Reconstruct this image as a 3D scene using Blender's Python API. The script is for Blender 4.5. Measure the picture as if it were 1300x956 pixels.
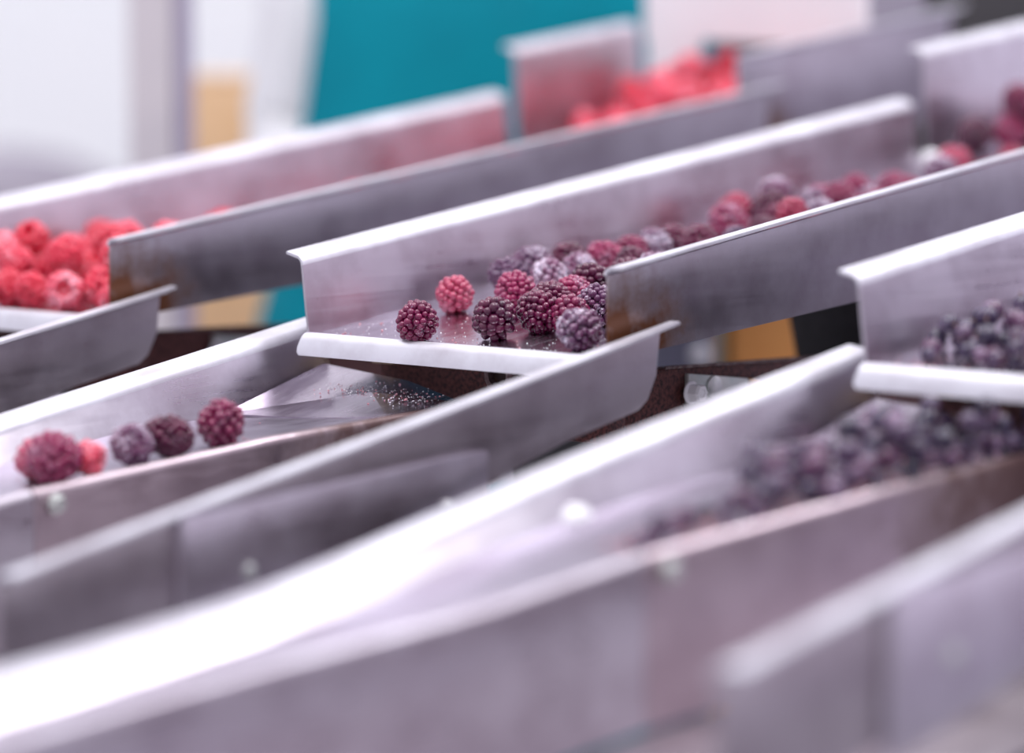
import bpy, bmesh, math, random
import numpy as np
from mathutils import Vector, Matrix

random.seed(7)
for o in list(bpy.data.objects):
    bpy.data.objects.remove(o)
SC = bpy.context.scene
COL = SC.collection

# ------------------------------------------------------------------ camera
FPX, PPX, PPY = 4200.0, 650.0, 433.0          # focal length in pixels of the 1300x956 frame, optical centre
PITCH, LANE = math.radians(5.4), math.radians(39.67)
CAM = np.array([0.0, 0.0, 1.25])
FWD = np.array([0, math.cos(PITCH), -math.sin(PITCH)])
UPV = np.array([0, math.sin(PITCH), math.cos(PITCH)])
RGT = np.array([1.0, 0, 0])
cam = bpy.data.cameras.new('camera')
cam.sensor_width = 36.0
cam.lens = FPX * 36.0 / 1300.0
cam.shift_y = -(478.0 - PPY) / 1300.0
cam.clip_start = 0.05
cam.dof.use_dof = True
cam.dof.focus_distance = 1.845
cam.dof.aperture_fstop = 2.7
cam.dof.aperture_blades = 0
co = bpy.data.objects.new('camera', cam)
COL.objects.link(co)
co.location = CAM
co.rotation_euler = (math.pi / 2 - PITCH, 0, 0)
SC.camera = co

# ------------------------------------------------------------------ world, lights, exposure
W = bpy.data.worlds.new('world')
SC.world = W
W.use_nodes = True
bg = W.node_tree.nodes['Background']
bg.inputs[0].default_value = (0.90, 0.87, 0.97, 1)
bg.inputs[1].default_value = 0.80


def area(name, loc, target, sx, sy, power, color):
    l = bpy.data.lights.new(name, 'AREA')
    l.shape = 'RECTANGLE'
    l.size, l.size_y, l.energy, l.color = sx, sy, power, color
    o = bpy.data.objects.new(name, l)
    COL.objects.link(o)
    o.location = loc
    d = Vector(target) - Vector(loc)
    o.rotation_euler = d.to_track_quat('-Z', 'Y').to_euler()
    return o


area('ceiling_panel', (0.3, 2.0, 3.4), (0.3, 2.0, 1.0), 5.0, 3.4, 66, (1.0, 0.97, 1.0))
area('side_fill', (3.9, 2.6, 2.1), (0.0, 2.6, 1.6), 4.4, 1.6, 16, (0.94, 0.89, 1.0))  # added fill from the right to lift the upright walls; no window there
area('ceiling_lamp_or_fill', (-0.8, 4.6, 3.2), (-0.8, 6.2, 0.9), 2.4, 0.3, 22, (0.97, 0.98, 1.0))  # added fill to brighten the back wall
area('ceiling_lamp_or_fill', (-0.5, 1.2, 3.2), (0.0, 1.9, 1.0), 1.2, 0.25, 22, (1.0, 0.97, 1.0))
area('ceiling_lamp_or_fill', (1.3, 2.4, 3.2), (0.3, 2.2, 1.0), 1.2, 0.25, 18, (0.98, 0.98, 1.0))
SC.view_settings.view_transform = 'Standard'
SC.view_settings.look = 'None'
SC.view_settings.gamma = 1.0
SC.view_settings.use_curve_mapping = False
SC.view_settings.exposure = 0.0

# ------------------------------------------------------------------ lane frame  (s across, g along uphill, z up)
GD = np.array([math.sin(LANE), math.cos(LANE), 0])
RD = np.array([math.cos(LANE), -math.sin(LANE), 0])
ZD = np.array([0, 0, 1.0])


def ray(x, y):
    return FWD + RGT * (x - PPX) / FPX + UPV * (PPY - y) / FPX


O = CAM + 1.89 * ray(391, 425)                 # front left floor corner of the middle tray


def lane(p):
    q = p - O
    return np.array([q @ RD, q @ GD, q @ ZD])


def wpt(s, g, z):
    return O + s * RD + g * GD + z * ZD


def on_s(x, y, s):                             # pixel -> point on the upright plane across offset s
    d = ray(x, y)
    t = (s - (CAM - O) @ RD) / (d @ RD)
    return lane(CAM + t * d)


def on_plane(x, y, z0, m):                     # pixel -> point on the sloping plane z = z0 + m*g
    d = ray(x, y)
    n = ZD - m * GD
    t = (z0 - (CAM - O) @ n) / (d @ n)
    return lane(CAM + t * d)


def at_depth(x, y, depth):
    return CAM + depth * ray(x, y)


SPACING = 0.38                                 # lane pitch
LZ = {'A': 0.0, 'B': 0.0, 'C': 0.007}          # small height differences between lanes
LS = {'A': -SPACING, 'B': 0.0, 'C': SPACING}

# ------------------------------------------------------------------ materials
MATS = {}


def nodes_of(name):
    m = bpy.data.materials.new(name)
    m.use_nodes = True
    nt = m.node_tree
    return m, nt, nt.nodes['Principled BSDF']


def N(nt, t, **kw):
    n = nt.nodes.new(t)
    for k, v in kw.items():
        if k in n.inputs:
            n.inputs[k].default_value = v
        else:
            setattr(n, k, v)
    return n


def ramp(nt, fac, stops):
    r = N(nt, 'ShaderNodeValToRGB')
    els = r.color_ramp.elements
    while len(els) < len(stops):
        els.new(0.5)
    for e, (p, c) in zip(els, stops):
        e.position = p
        e.color = c if len(c) == 4 else (*c, 1)
    nt.links.new(fac, r.inputs[0])
    return r.outputs[0]


def mixc(nt, fac, a, b, mode='MIX'):
    n = N(nt, 'ShaderNodeMix', data_type='RGBA', blend_type=mode)
    for sock, v in ((n.inputs[0], fac), (n.inputs[6], a), (n.inputs[7], b)):
        if isinstance(v, (int, float)):
            sock.default_value = v
        elif isinstance(v, tuple):
            sock.default_value = v if len(v) == 4 else (*v, 1)
        else:
            nt.links.new(v, sock)
    return n.outputs[2]


def mathn(nt, op, a, b=None, clamp=False):
    n = N(nt, 'ShaderNodeMath', operation=op)
    n.use_clamp = clamp
    for i, v in enumerate((a, b)):
        if v is None:
            continue
        if isinstance(v, (int, float)):
            n.inputs[i].default_value = v
        else:
            nt.links.new(v, n.inputs[i])
    return n.outputs[0]


def steel(name, col=(0.66, 0.62, 0.69), rough=(0.25, 0.40), stain_or_shade=None, speck=0.25, metal=1.0, edge=(1, 1, 1)):
    """brushed stainless sheet; stain_or_shade = (g_end, z_top, colour) berry juice near the open end, or painted shade with dirt under the rim"""
    m, nt, b = nodes_of(name)
    tc = N(nt, 'ShaderNodeTexCoord')
    mp = N(nt, 'ShaderNodeMapping')
    mp.inputs['Scale'].default_value = (260, 9, 260)
    nt.links.new(tc.outputs['Object'], mp.inputs[0])
    brush = N(nt, 'ShaderNodeTexNoise', Scale=1.0, Detail=4.0)
    nt.links.new(mp.outputs[0], brush.inputs['Vector'])
    smear = N(nt, 'ShaderNodeTexNoise', Scale=22.0, Detail=5.0, Roughness=0.6)
    nt.links.new(tc.outputs['Object'], smear.inputs['Vector'])
    f = mathn(nt, 'ADD', mathn(nt, 'MULTIPLY', brush.outputs[0], 0.5), mathn(nt, 'MULTIPLY', smear.outputs[0], 0.5))
    r = N(nt, 'ShaderNodeMapRange')
    nt.links.new(f, r.inputs[0])
    r.inputs[1].default_value, r.inputs[2].default_value = 0.35, 0.65
    r.inputs[3].default_value, r.inputs[4].default_value = rough
    dirt = ramp(nt, smear.outputs[0], [(0.36, (col[0] * .80, col[1] * .77, col[2] * .78)), (0.6, col)])
    c = dirt
    met = 1.0
    fine = N(nt, 'ShaderNodeTexNoise', Scale=420.0, Detail=2.0)
    nt.links.new(tc.outputs['Object'], fine.inputs['Vector'])
    sp = ramp(nt, fine.outputs[0], [(0.70, (0, 0, 0)), (0.76, (1, 1, 1))])
    spf = mathn(nt, 'MULTIPLY', sp, speck)
    c = mixc(nt, spf, c, (0.30, 0.10, 0.16))
    nt.links.new(r.outputs[0], b.inputs['Roughness'])
    b.inputs['Metallic'].default_value = metal
    b.inputs['Specular Tint'].default_value = (*edge, 1)
    if stain_or_shade:
        g1, z1, sc, amt = stain_or_shade
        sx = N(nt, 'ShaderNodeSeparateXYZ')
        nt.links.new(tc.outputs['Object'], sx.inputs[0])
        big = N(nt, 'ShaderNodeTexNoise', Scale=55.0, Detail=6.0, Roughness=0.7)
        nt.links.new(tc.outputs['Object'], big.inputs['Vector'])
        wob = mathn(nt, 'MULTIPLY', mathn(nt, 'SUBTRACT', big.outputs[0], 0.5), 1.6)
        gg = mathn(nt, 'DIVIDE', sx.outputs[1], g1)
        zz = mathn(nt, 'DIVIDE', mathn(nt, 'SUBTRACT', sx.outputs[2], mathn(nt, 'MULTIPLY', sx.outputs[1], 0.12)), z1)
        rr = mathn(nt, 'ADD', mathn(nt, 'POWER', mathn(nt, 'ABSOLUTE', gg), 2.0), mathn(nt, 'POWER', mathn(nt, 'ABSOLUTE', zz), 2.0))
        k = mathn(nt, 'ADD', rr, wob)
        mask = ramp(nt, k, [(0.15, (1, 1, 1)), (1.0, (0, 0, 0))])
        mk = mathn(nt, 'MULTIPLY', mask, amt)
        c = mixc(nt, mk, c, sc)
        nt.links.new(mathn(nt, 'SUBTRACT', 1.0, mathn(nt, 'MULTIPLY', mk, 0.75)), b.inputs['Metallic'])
    nt.links.new(c, b.inputs['Base Color'])
    bp = N(nt, 'ShaderNodeBump', Strength=0.06, Distance=0.0006)
    nt.links.new(brush.outputs[0], bp.inputs['Height'])
    nt.links.new(bp.outputs[0], b.inputs['Normal'])
    MATS[name] = m
    return m


def plain(name, col, rough=0.5, metal=0.0, noise=None, spec=0.5):
    m, nt, b = nodes_of(name)
    b.inputs['Roughness'].default_value = rough
    b.inputs['Metallic'].default_value = metal
    b.inputs['Specular IOR Level'].default_value = spec
    if noise:
        sc, col2 = noise
        tc = N(nt, 'ShaderNodeTexCoord')
        n = N(nt, 'ShaderNodeTexNoise', Scale=sc, Detail=5.0, Roughness=0.65)
        nt.links.new(tc.outputs['Object'], n.inputs['Vector'])
        nt.links.new(ramp(nt, n.outputs[0], [(0.35, col), (0.65, col2)]), b.inputs['Base Color'])
    else:
        b.inputs['Base Color'].default_value = (*col, 1)
    MATS[name] = m
    return m


def berry_mat(name, c0, c1, c2, frost, frost_amt, rough=0.3, sss=0.15, scale=420.0, th=0.67):
    """drupelet fruit: colour varies from berry to berry and over the fruit, ice crystals lie on it"""
    m, nt, b = nodes_of(name)
    tc = N(nt, 'ShaderNodeTexCoord')
    oi = N(nt, 'ShaderNodeObjectInfo')
    add = N(nt, 'ShaderNodeVectorMath', operation='ADD')
    nt.links.new(tc.outputs['Object'], add.inputs[0])
    nt.links.new(oi.outputs['Random'], add.inputs[1])
    n1 = N(nt, 'ShaderNodeTexNoise', Scale=120.0, Detail=3.0)
    nt.links.new(add.outputs[0], n1.inputs['Vector'])
    f = mathn(nt, 'ADD', mathn(nt, 'MULTIPLY', oi.outputs['Random'], 0.55), mathn(nt, 'MULTIPLY', n1.outputs[0], 0.62))
    c = ramp(nt, f, [(0.2, c0), (0.5, c1), (0.85, c2)])
    n2 = N(nt, 'ShaderNodeTexNoise', Scale=scale * 2.4, Detail=4.0, Roughness=0.8)
    nt.links.new(add.outputs[0], n2.inputs['Vector'])
    n3 = N(nt, 'ShaderNodeTexNoise', Scale=90.0, Detail=2.0)
    nt.links.new(add.outputs[0], n3.inputs['Vector'])
    k = mathn(nt, 'ADD', mathn(nt, 'MULTIPLY', n2.outputs[0], 0.7), mathn(nt, 'MULTIPLY', n3.outputs[0], 0.45))
    k = mathn(nt, 'ADD', k, mathn(nt, 'MULTIPLY', mathn(nt, 'SUBTRACT', oi.outputs['Random'], 0.5), 0.10))
    fm = ramp(nt, k, [(th, (0, 0, 0)), (th + 0.06, (1, 1, 1))])
    fm = mathn(nt, 'MULTIPLY', fm, frost_amt)
    nt.links.new(mixc(nt, fm, c, frost), b.inputs['Base Color'])
    nt.links.new(mathn(nt, 'ADD', mathn(nt, 'MULTIPLY', fm, 0.4), rough), b.inputs['Roughness'])
    b.inputs['Subsurface Weight'].default_value = sss
    b.inputs['Subsurface Radius'].default_value = (0.004, 0.001, 0.001)
    b.inputs['Subsurface Scale'].default_value = 0.5
    b.inputs['Coat Weight'].default_value = 0.5
    b.inputs['Coat Roughness'].default_value = 0.15
    bp = N(nt, 'ShaderNodeBump', Strength=0.25, Distance=0.0004)
    nt.links.new(n2.outputs[0], bp.inputs['Height'])
    nt.links.new(bp.outputs[0], b.inputs['Normal'])
    MATS[name] = m
    return m


steel('steel')
steel('steel_floor', col=(0.66, 0.60, 0.69), rough=(0.16, 0.30), speck=0.5)
steel('steel_stained_shaded', col=(0.46, 0.43, 0.49), rough=(0.3, 0.45), stain_or_shade=(0.082, 0.046, (0.135, 0.046, 0.018), 1.0))  # darker base paints shade into the outer walls; the brown is juice
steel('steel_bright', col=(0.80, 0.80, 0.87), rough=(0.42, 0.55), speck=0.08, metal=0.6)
steel('steel_chute', col=(0.50, 0.47, 0.54), rough=(0.28, 0.42), speck=0.4, edge=(0.62, 0.60, 0.64))
steel('steel_dull', col=(0.55, 0.50, 0.54), rough=(0.3, 0.45), speck=0.5)
steel('steel_pink', col=(0.62, 0.52, 0.57), rough=(0.28, 0.42), speck=0.3, stain_or_shade=(0.15, 0.25, (0.085, 0.032, 0.026), 0.9))  # brown patch paints shade, with dirt, under the chute rim
plain('grimy_iron', (0.022, 0.010, 0.012), 0.5, 0.3, (420.0, (0.17, 0.055, 0.05)))
plain('zinc', (0.62, 0.66, 0.64), 0.35, 0.85, (300.0, (0.75, 0.76, 0.74)))
plain('zinc_plate', (0.50, 0.56, 0.55), 0.4, 0.6, (70.0, (0.62, 0.63, 0.60)))
plain('brass_shim', (0.85, 0.45, 0.12), 0.4, 0.3, (120.0, (0.75, 0.36, 0.10)))
plain('bolt_and_glint_white', (0.92, 0.92, 0.95), 0.25, 0.0, (80.0, (0.88, 0.88, 0.92)))  # white of the drive bolt; the added domes use it as painted glints
plain('worn_iron', (0.30, 0.24, 0.24), 0.5, 0.6, (200.0, (0.12, 0.07, 0.07)))
plain('dark_hole', (0.02, 0.008, 0.008), 0.6, 0.0, (300.0, (0.05, 0.02, 0.01)))
plain('frame_steel', (0.30, 0.29, 0.33), 0.45, 0.7, (30.0, (0.38, 0.36, 0.40)))
plain('wall_paint', (0.90, 0.92, 0.95), 0.6, 0.0, (1.2, (0.93, 0.94, 0.96)))
plain('wall_lilac', (0.50, 0.46, 0.56), 0.6, 0.0, (1.2, (0.54, 0.50, 0.60)))
plain('concrete', (0.34, 0.34, 0.37), 0.5, 0.0, (6.0, (0.42, 0.41, 0.44)))
plain('carton', (0.78, 0.50, 0.27), 0.75, 0.0, (20.0, (0.84, 0.57, 0.34)))
plain('orange_plastic', (0.80, 0.34, 0.09), 0.45, 0.0, (12.0, (0.85, 0.39, 0.12)))
plain('tape', (0.72, 0.58, 0.38), 0.3, 0.0, (40.0, (0.76, 0.62, 0.42)))
plain('post_light', (0.62, 0.58, 0.62), 0.4, 0.2, (15.0, (0.68, 0.63, 0.66)))
plain('shade_lilac', (0.34, 0.30, 0.42), 0.5, 0.0, (15.0, (0.38, 0.34, 0.46)))  # shaded side of the post, put into the colour
plain('cabinet_dark', (0.020, 0.018, 0.024), 0.5, 0.0, (10.0, (0.032, 0.028, 0.034)))
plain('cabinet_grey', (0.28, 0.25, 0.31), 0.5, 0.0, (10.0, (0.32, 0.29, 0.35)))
plain('drum_blue', (0.17, 0.17, 0.24), 0.35, 0.4, (10.0, (0.22, 0.22, 0.29)))
plain('hopper_white', (0.80, 0.78, 0.82), 0.4, 0.0, (14.0, (0.84, 0.82, 0.85)))
plain('apron_teal', (0.0, 0.225, 0.300), 0.5, 0.0, (9.0, (0.0, 0.265, 0.345)), spec=0.15)
plain('coat_white', (0.86, 0.87, 0.90), 0.7, 0.0, (30.0, (0.90, 0.91, 0.93)))
plain('trousers', (0.75, 0.76, 0.80), 0.7, 0.0, (30.0, (0.80, 0.81, 0.84)))
plain('skin', (0.62, 0.36, 0.26), 0.5, 0.0, (40.0, (0.68, 0.41, 0.30)))
plain('cap_white', (0.85, 0.87, 0.90), 0.7, 0.0, (60.0, (0.90, 0.91, 0.93)))
plain('eye', (0.05, 0.03, 0.02), 0.2, 0.0, (60.0, (0.08, 0.05, 0.03)))
plain('lips', (0.45, 0.14, 0.12), 0.4, 0.0, (60.0, (0.5, 0.17, 0.14)))
plain('shoe', (0.7, 0.7, 0.72), 0.5, 0.0, (60.0, (0.75, 0.75, 0.78)))
plain('crumb', (0.55, 0.10, 0.16), 0.5, 0.0, (900.0, (0.90, 0.62, 0.66)))
plain('ice', (0.88, 0.86, 0.93), 0.2, 0.0, (900.0, (0.96, 0.95, 0.98)))
plain('rubber', (0.04, 0.04, 0.045), 0.6, 0.0, (60.0, (0.06, 0.06, 0.065)))
plain('calyx', (0.14, 0.08, 0.07), 0.8, 0.0, (500.0, (0.22, 0.13, 0.11)))
berry_mat('blackberry_skin', (0.042, 0.003, 0.028), (0.150, 0.005, 0.055), (0.32, 0.012, 0.095), (0.70, 0.55, 0.72), 0.55, rough=0.16)
berry_mat('frosted_skin', (0.050, 0.020, 0.075), (0.13, 0.035, 0.11), (0.22, 0.05, 0.14), (0.82, 0.76, 0.90), 0.85, rough=0.2, th=0.60)
berry_mat('pink_skin', (0.30, 0.020, 0.070), (0.42, 0.035, 0.10), (0.50, 0.06, 0.14), (0.72, 0.42, 0.55), 0.4, rough=0.2)
berry_mat('raspberry_skin', (0.58, 0.008, 0.040), (0.76, 0.022, 0.075), (0.88, 0.06, 0.13), (0.98, 0.58, 0.68), 0.55, sss=0.2, th=0.62)
berry_mat('currant_skin', (0.014, 0.012, 0.035), (0.045, 0.025, 0.075), (0.13, 0.035, 0.10), (0.50, 0.40, 0.58), 0.55, rough=0.25, scale=260.0, th=0.63)

# ------------------------------------------------------------------ object helpers
ROTZ = -LANE


def link(name, me, mat, parent=None):
    o = bpy.data.objects.new(name, me)
    COL.objects.link(o)
    if mat and not me.materials:
        me.materials.append(MATS[mat])
    if parent:
        o.parent = parent
    return o


def tag(o, label, cat, group=None):
    o['label'] = label
    o['category'] = cat
    if group:
        o['group'] = group
    return o


def thing(name, label, cat, loc, rotz=0.0, group=None):
    o = bpy.data.objects.new(name, None)
    COL.objects.link(o)
    o.empty_display_size = 0.02
    o.location = loc
    o.rotation_euler = (0, 0, rotz)
    return tag(o, label, cat, group)


def copy_tree(o, parent=None):
    c = o.copy()
    COL.objects.link(c)
    c.parent = parent
    for ch in list(o.children):
        copy_tree(ch, c)
    return c


def finish(bm, name, smooth=35):
    bmesh.ops.recalc_face_normals(bm, faces=bm.faces)
    me = bpy.data.meshes.new(name)
    bm.to_mesh(me)
    bm.free()
    if smooth:
        for p in me.polygons:
            p.use_smooth = True
        me.set_sharp_from_angle(angle=math.radians(smooth))
    return me


def grid_solid(P, th, name='sheet', smooth=35):
    """thick sheet from a grid of points P[i][j]"""
    P = np.array(P, float)
    ni, nj = P.shape[:2]
    du = np.gradient(P, axis=0) if ni > 1 else None
    dv = np.gradient(P, axis=1)
    n = np.cross(du, dv)
    n /= np.maximum(np.linalg.norm(n, axis=2, keepdims=True), 1e-9)
    Q = P + n * th
    bm = bmesh.new()
    a = [[bm.verts.new(P[i, j]) for j in range(nj)] for i in range(ni)]
    b = [[bm.verts.new(Q[i, j]) for j in range(nj)] for i in range(ni)]
    for i in range(ni - 1):
        for j in range(nj - 1):
            bm.faces.new((a[i][j], a[i][j + 1], a[i + 1][j + 1], a[i + 1][j]))
            bm.faces.new((b[i][j], b[i + 1][j], b[i + 1][j + 1], b[i][j + 1]))
    for i in range(ni - 1):
        for j in (0, nj - 1):
            bm.faces.new((a[i][j], a[i + 1][j], b[i + 1][j], b[i][j]))
    for j in range(nj - 1):
        for i in (0, ni - 1):
            bm.faces.new((a[i][j], a[i][j + 1], b[i][j + 1], b[i][j]))
    return finish(bm, name, smooth)


def add_box(bm, c, size, mat=None):
    m = Matrix.Translation(c) @ (mat or Matrix()) @ Matrix.Diagonal((*size, 1))
    return bmesh.ops.create_cube(bm, size=1.0, matrix=m)


def box_mesh(name, c, size, bev=0.0, rot=None, seg=2):
    bm = bmesh.new()
    add_box(bm, c, size, rot)
    if bev:
        bmesh.ops.bevel(bm, geom=bm.edges[:], offset=bev, segments=seg, affect='EDGES', profile=0.5)
    return finish(bm, name, 40)


def prism_s(pts, s0, s1, name, bev=0.0):
    """upright plate: outline pts (g, z), thickness from s0 to s1"""
    bm = bmesh.new()
    a = [bm.verts.new((s0, g, z)) for g, z in pts]
    b = [bm.verts.new((s1, g, z)) for g, z in pts]
    bm.faces.new(a)
    bm.faces.new(b[::-1])
    n = len(pts)
    for i in range(n):
        bm.faces.new((a[i], a[(i + 1) % n], b[(i + 1) % n], b[i]))
    if bev:
        bmesh.ops.bevel(bm, geom=bm.edges[:], offset=bev, segments=2, affect='EDGES', profile=0.5)
    return finish(bm, name, 30)


def lathe(prof, name, axis='Z', seg=24, c=(0, 0, 0), smooth=40):
    """prof = (radius, height) list; axis gives the turning axis"""
    bm = bmesh.new()
    rings = []
    for r, h in prof:
        ring = []
        for k in range(seg):
            t = 2 * math.pi * k / seg
            u, v = r * math.cos(t), r * math.sin(t)
            p = {'Z': (u, v, h), 'X': (h, u, v), 'Y': (u, h, v)}[axis]
            ring.append(bm.verts.new((p[0] + c[0], p[1] + c[1], p[2] + c[2])))
        rings.append(ring)
    for i in range(len(rings) - 1):
        for k in range(seg):
            bm.faces.new((rings[i][k], rings[i][(k + 1) % seg], rings[i + 1][(k + 1) % seg], rings[i + 1][k]))
    bm.faces.new(rings[0])
    bm.faces.new(rings[-1])
    return finish(bm, name, smooth)


def hex_bolt(name, c, r, h, axis='X', parent=None, mat='zinc'):
    """hexagon head with washer; returns the head object with the washer as its child"""
    head = lathe([(r * 0.93, 0.0012), (r, 0.0018), (r, h * 0.8), (r * 0.85, h), (r * 0.5, h), (r * 0.45, h * 0.92)], name, axis, 6, c, 20)
    ho = link('bolt_head', head, mat, parent)
    was = lathe([(r * 1.1, 0), (r * 1.22, 0.0003), (r * 1.22, 0.0012), (r * 1.12, 0.0016)], 'washer', axis, 24, c)
    link('washer', was, mat, ho)
    return ho


def lin(a, b, n):
    return [a + (b - a) * i / (n - 1) for i in range(n)]


# ------------------------------------------------------------------ the room
def structure(o):
    o['kind'] = 'structure'
    return o


structure(link('floor', box_mesh('floor', (0.3, 3.2, -0.05), (9.0, 9.0, 0.1)), 'concrete'))
structure(link('wall_back', box_mesh('wall_back', (0.3, 6.3, 1.75), (9.0, 0.2, 3.5)), 'wall_paint'))
structure(link('wall_left', box_mesh('wall_left', (-4.1, 3.2, 1.75), (0.2, 6.0, 3.5)), 'wall_paint'))
structure(link('wall_right', box_mesh('wall_right', (4.1, 3.2, 1.75), (0.2, 6.0, 3.5)), 'wall_lilac'))

# ------------------------------------------------------------------ upper vibrating trays
M2 = 0.122        # slope of the upper trays
WID = 0.216       # inner width
TH = 0.0016


def bend_flange(s0, z0, sign, r, width, rise, n=6):
    """profile (s,z) of an outward bend starting on top of an upright wall"""
    pts = [(s0, z0)]
    ang = math.pi / 2 - rise
    for k in range(1, n + 1):
        t = ang * k / n
        pts.append((s0 + sign * r * (1 - math.cos(t)), z0 + r * math.sin(t)))
    ls, lz = pts[-1]
    pts.append((ls + sign * width * math.cos(rise), lz + width * math.sin(rise)))
    return pts


def upper_tray(label, loc, left_len, right_len, floor_len, HW=0.0395, HR=0.0440, WID=0.216, lip=True):
    t = thing('vibrating_tray', label, 'tray', loc, ROTZ, 'upper vibrating trays')
    # floor
    G = lin(0.0, floor_len, 12)
    S = lin(0.0, WID, 6)
    link('tray_floor', grid_solid([[(s, g, M2 * g - TH) for s in S] for g in G][::-1], TH, 'tray_floor'), 'steel_floor', t)
    # front lip: rolled down edge with rounded ends
    prof = [(0.0, 0.0), (-0.0016, -0.0003), (-0.0030, -0.0014), (-0.0040, -0.0032), (-0.0052, -0.0070), (-0.0058, -0.0098), (-0.0060, -0.0114)]
    rows = []
    for k, (g, z) in enumerate(prof):
        ex = (0, 0.0003, 0.0006, 0.0012, 0.0022, 0.0020, 0.0004)[k]
        rows.append([(s, g, z) for s in lin(-ex, WID - 0.001, 10)])
    if lip:
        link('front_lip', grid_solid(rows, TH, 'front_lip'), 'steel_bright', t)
    # left wall leaning slightly outwards
    lean = -0.0048
    G = lin(-0.0005, left_len, 10)
    rows = [[(lean * h / HW, g, M2 * max(g, 0) + h) for g in G] for h in lin(-0.001, HW, 5)]
    w = link('side_wall', grid_solid(rows, -TH, 'side_wall'), 'steel', t)
    pr = bend_flange(lean, HW, -1, 0.0042, 0.0085, math.radians(14))
    rows = [[(s, g, M2 * max(g, 0) + z) for g in G] for s, z in pr]
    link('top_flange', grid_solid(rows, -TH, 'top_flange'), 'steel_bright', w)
    # right wall with its deeper skirt and the outward flange
    top = lambda g: M2 * g + HR
    bot = lambda g: -0.0015 + 0.072 * g
    e = right_len - 0.016
    pts = [(0.0, bot(0)), (e - 0.02, bot(e - 0.02)), (e - 0.006, bot(e) + 0.004), (e, bot(e) + 0.016), (e + 0.004, top(e)), (0.0, top(0))]
    w = link('side_wall', prism_s(pts, WID, WID + TH, 'side_wall_outer', 0.0003), 'steel_stained_shaded', t)
    G = lin(0.0, right_len, 10)
    pr = bend_flange(WID, HR, 1, 0.0030, 0.0080, math.radians(2))
    rows = []
    for k, (s, z) in enumerate(pr):
        cut = 0.004 if k == len(pr) - 1 else 0.0
        rows.append([(s, g if j < 9 else g - cut, M2 * g + z) for j, g in enumerate(G)])
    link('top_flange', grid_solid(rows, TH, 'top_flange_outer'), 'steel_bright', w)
    return t


TRAY_LABEL = {'A': 'long steel tray heaped with red raspberries at its open end',
              'B': 'long steel tray with a lone dark blackberry beside a heap of blackberries',
              'C': 'steel tray spilling small black currants towards its lip'}
tray = {}
tray['B'] = upper_tray(TRAY_LABEL['B'], wpt(0, 0, 0), 0.637, 0.695, 0.640)
for k in 'AC':
    c = copy_tree(tray['B'])
    c.location = wpt(LS[k], 0, LZ[k])
    c['label'] = TRAY_LABEL[k]
    tray[k] = c
# the short feeding trays one step further up
T3 = np.array([0.0, 0.647, 0.083])
t3 = upper_tray('short feeding tray dropping blackberries into the long blackberry tray', wpt(0.002, T3[1], T3[2]), 0.16, 0.31, 0.32, 0.070, 0.068, 0.211, False)
t3['group'] = 'short feeding trays'
t3a = copy_tree(t3)
t3a.location = wpt(-SPACING + 0.002, T3[1], T3[2])
t3a['label'] = 'short feeding tray dropping raspberries into the long raspberry tray'

# added white dome standing in for a glint on the corner of the blackberry feeding tray
glintm = lathe([(0.0080, 0), (0.0086, -0.0015), (0.0086, -0.004), (0.0070, -0.0068), (0.0040, -0.0082), (0.0008, -0.0088)], 'corner_glint', 'Y', 24, (0, 0, 0))
cp = link('corner_glint', glintm, 'bolt_and_glint_white', t3)
p = on_s(1187, 205, 0.004)
cp.location = (0.004, p[1] - T3[1] - 0.006, p[2] - T3[2])
cp['label'] = 'white round dome added as a glint on the tray corner'

# ------------------------------------------------------------------ lower chutes
RIM_PTS = [(-0.70, 0.012, -0.0950), (-0.478, 0.030, -0.0780), (-0.361, 0.050, -0.0680), (-0.285, 0.070, -0.0535), (-0.214, 0.086, -0.0455),
           (-0.137, 0.100, -0.0375), (0.007, 0.100, -0.0337), (0.06, 0.100, -0.0330)]      # the chute narrows like a funnel


def z_rim(g):
    return float(np.interp(g, [q_[0] for q_ in RIM_PTS], [q_[2] for q_ in RIM_PTS]))


def s_rim(g):
    return float(np.interp(g, [q_[0] for q_ in RIM_PTS], [q_[1] for q_ in RIM_PTS]))


RIM = 0.10
SW = -0.012        # foot of the chute's inner wall


def z_floor1(s, g):
    return z_rim(g) - 0.0022 - 0.0045 * (1 - max(0, min(1, s / s_rim(g))))


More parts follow.
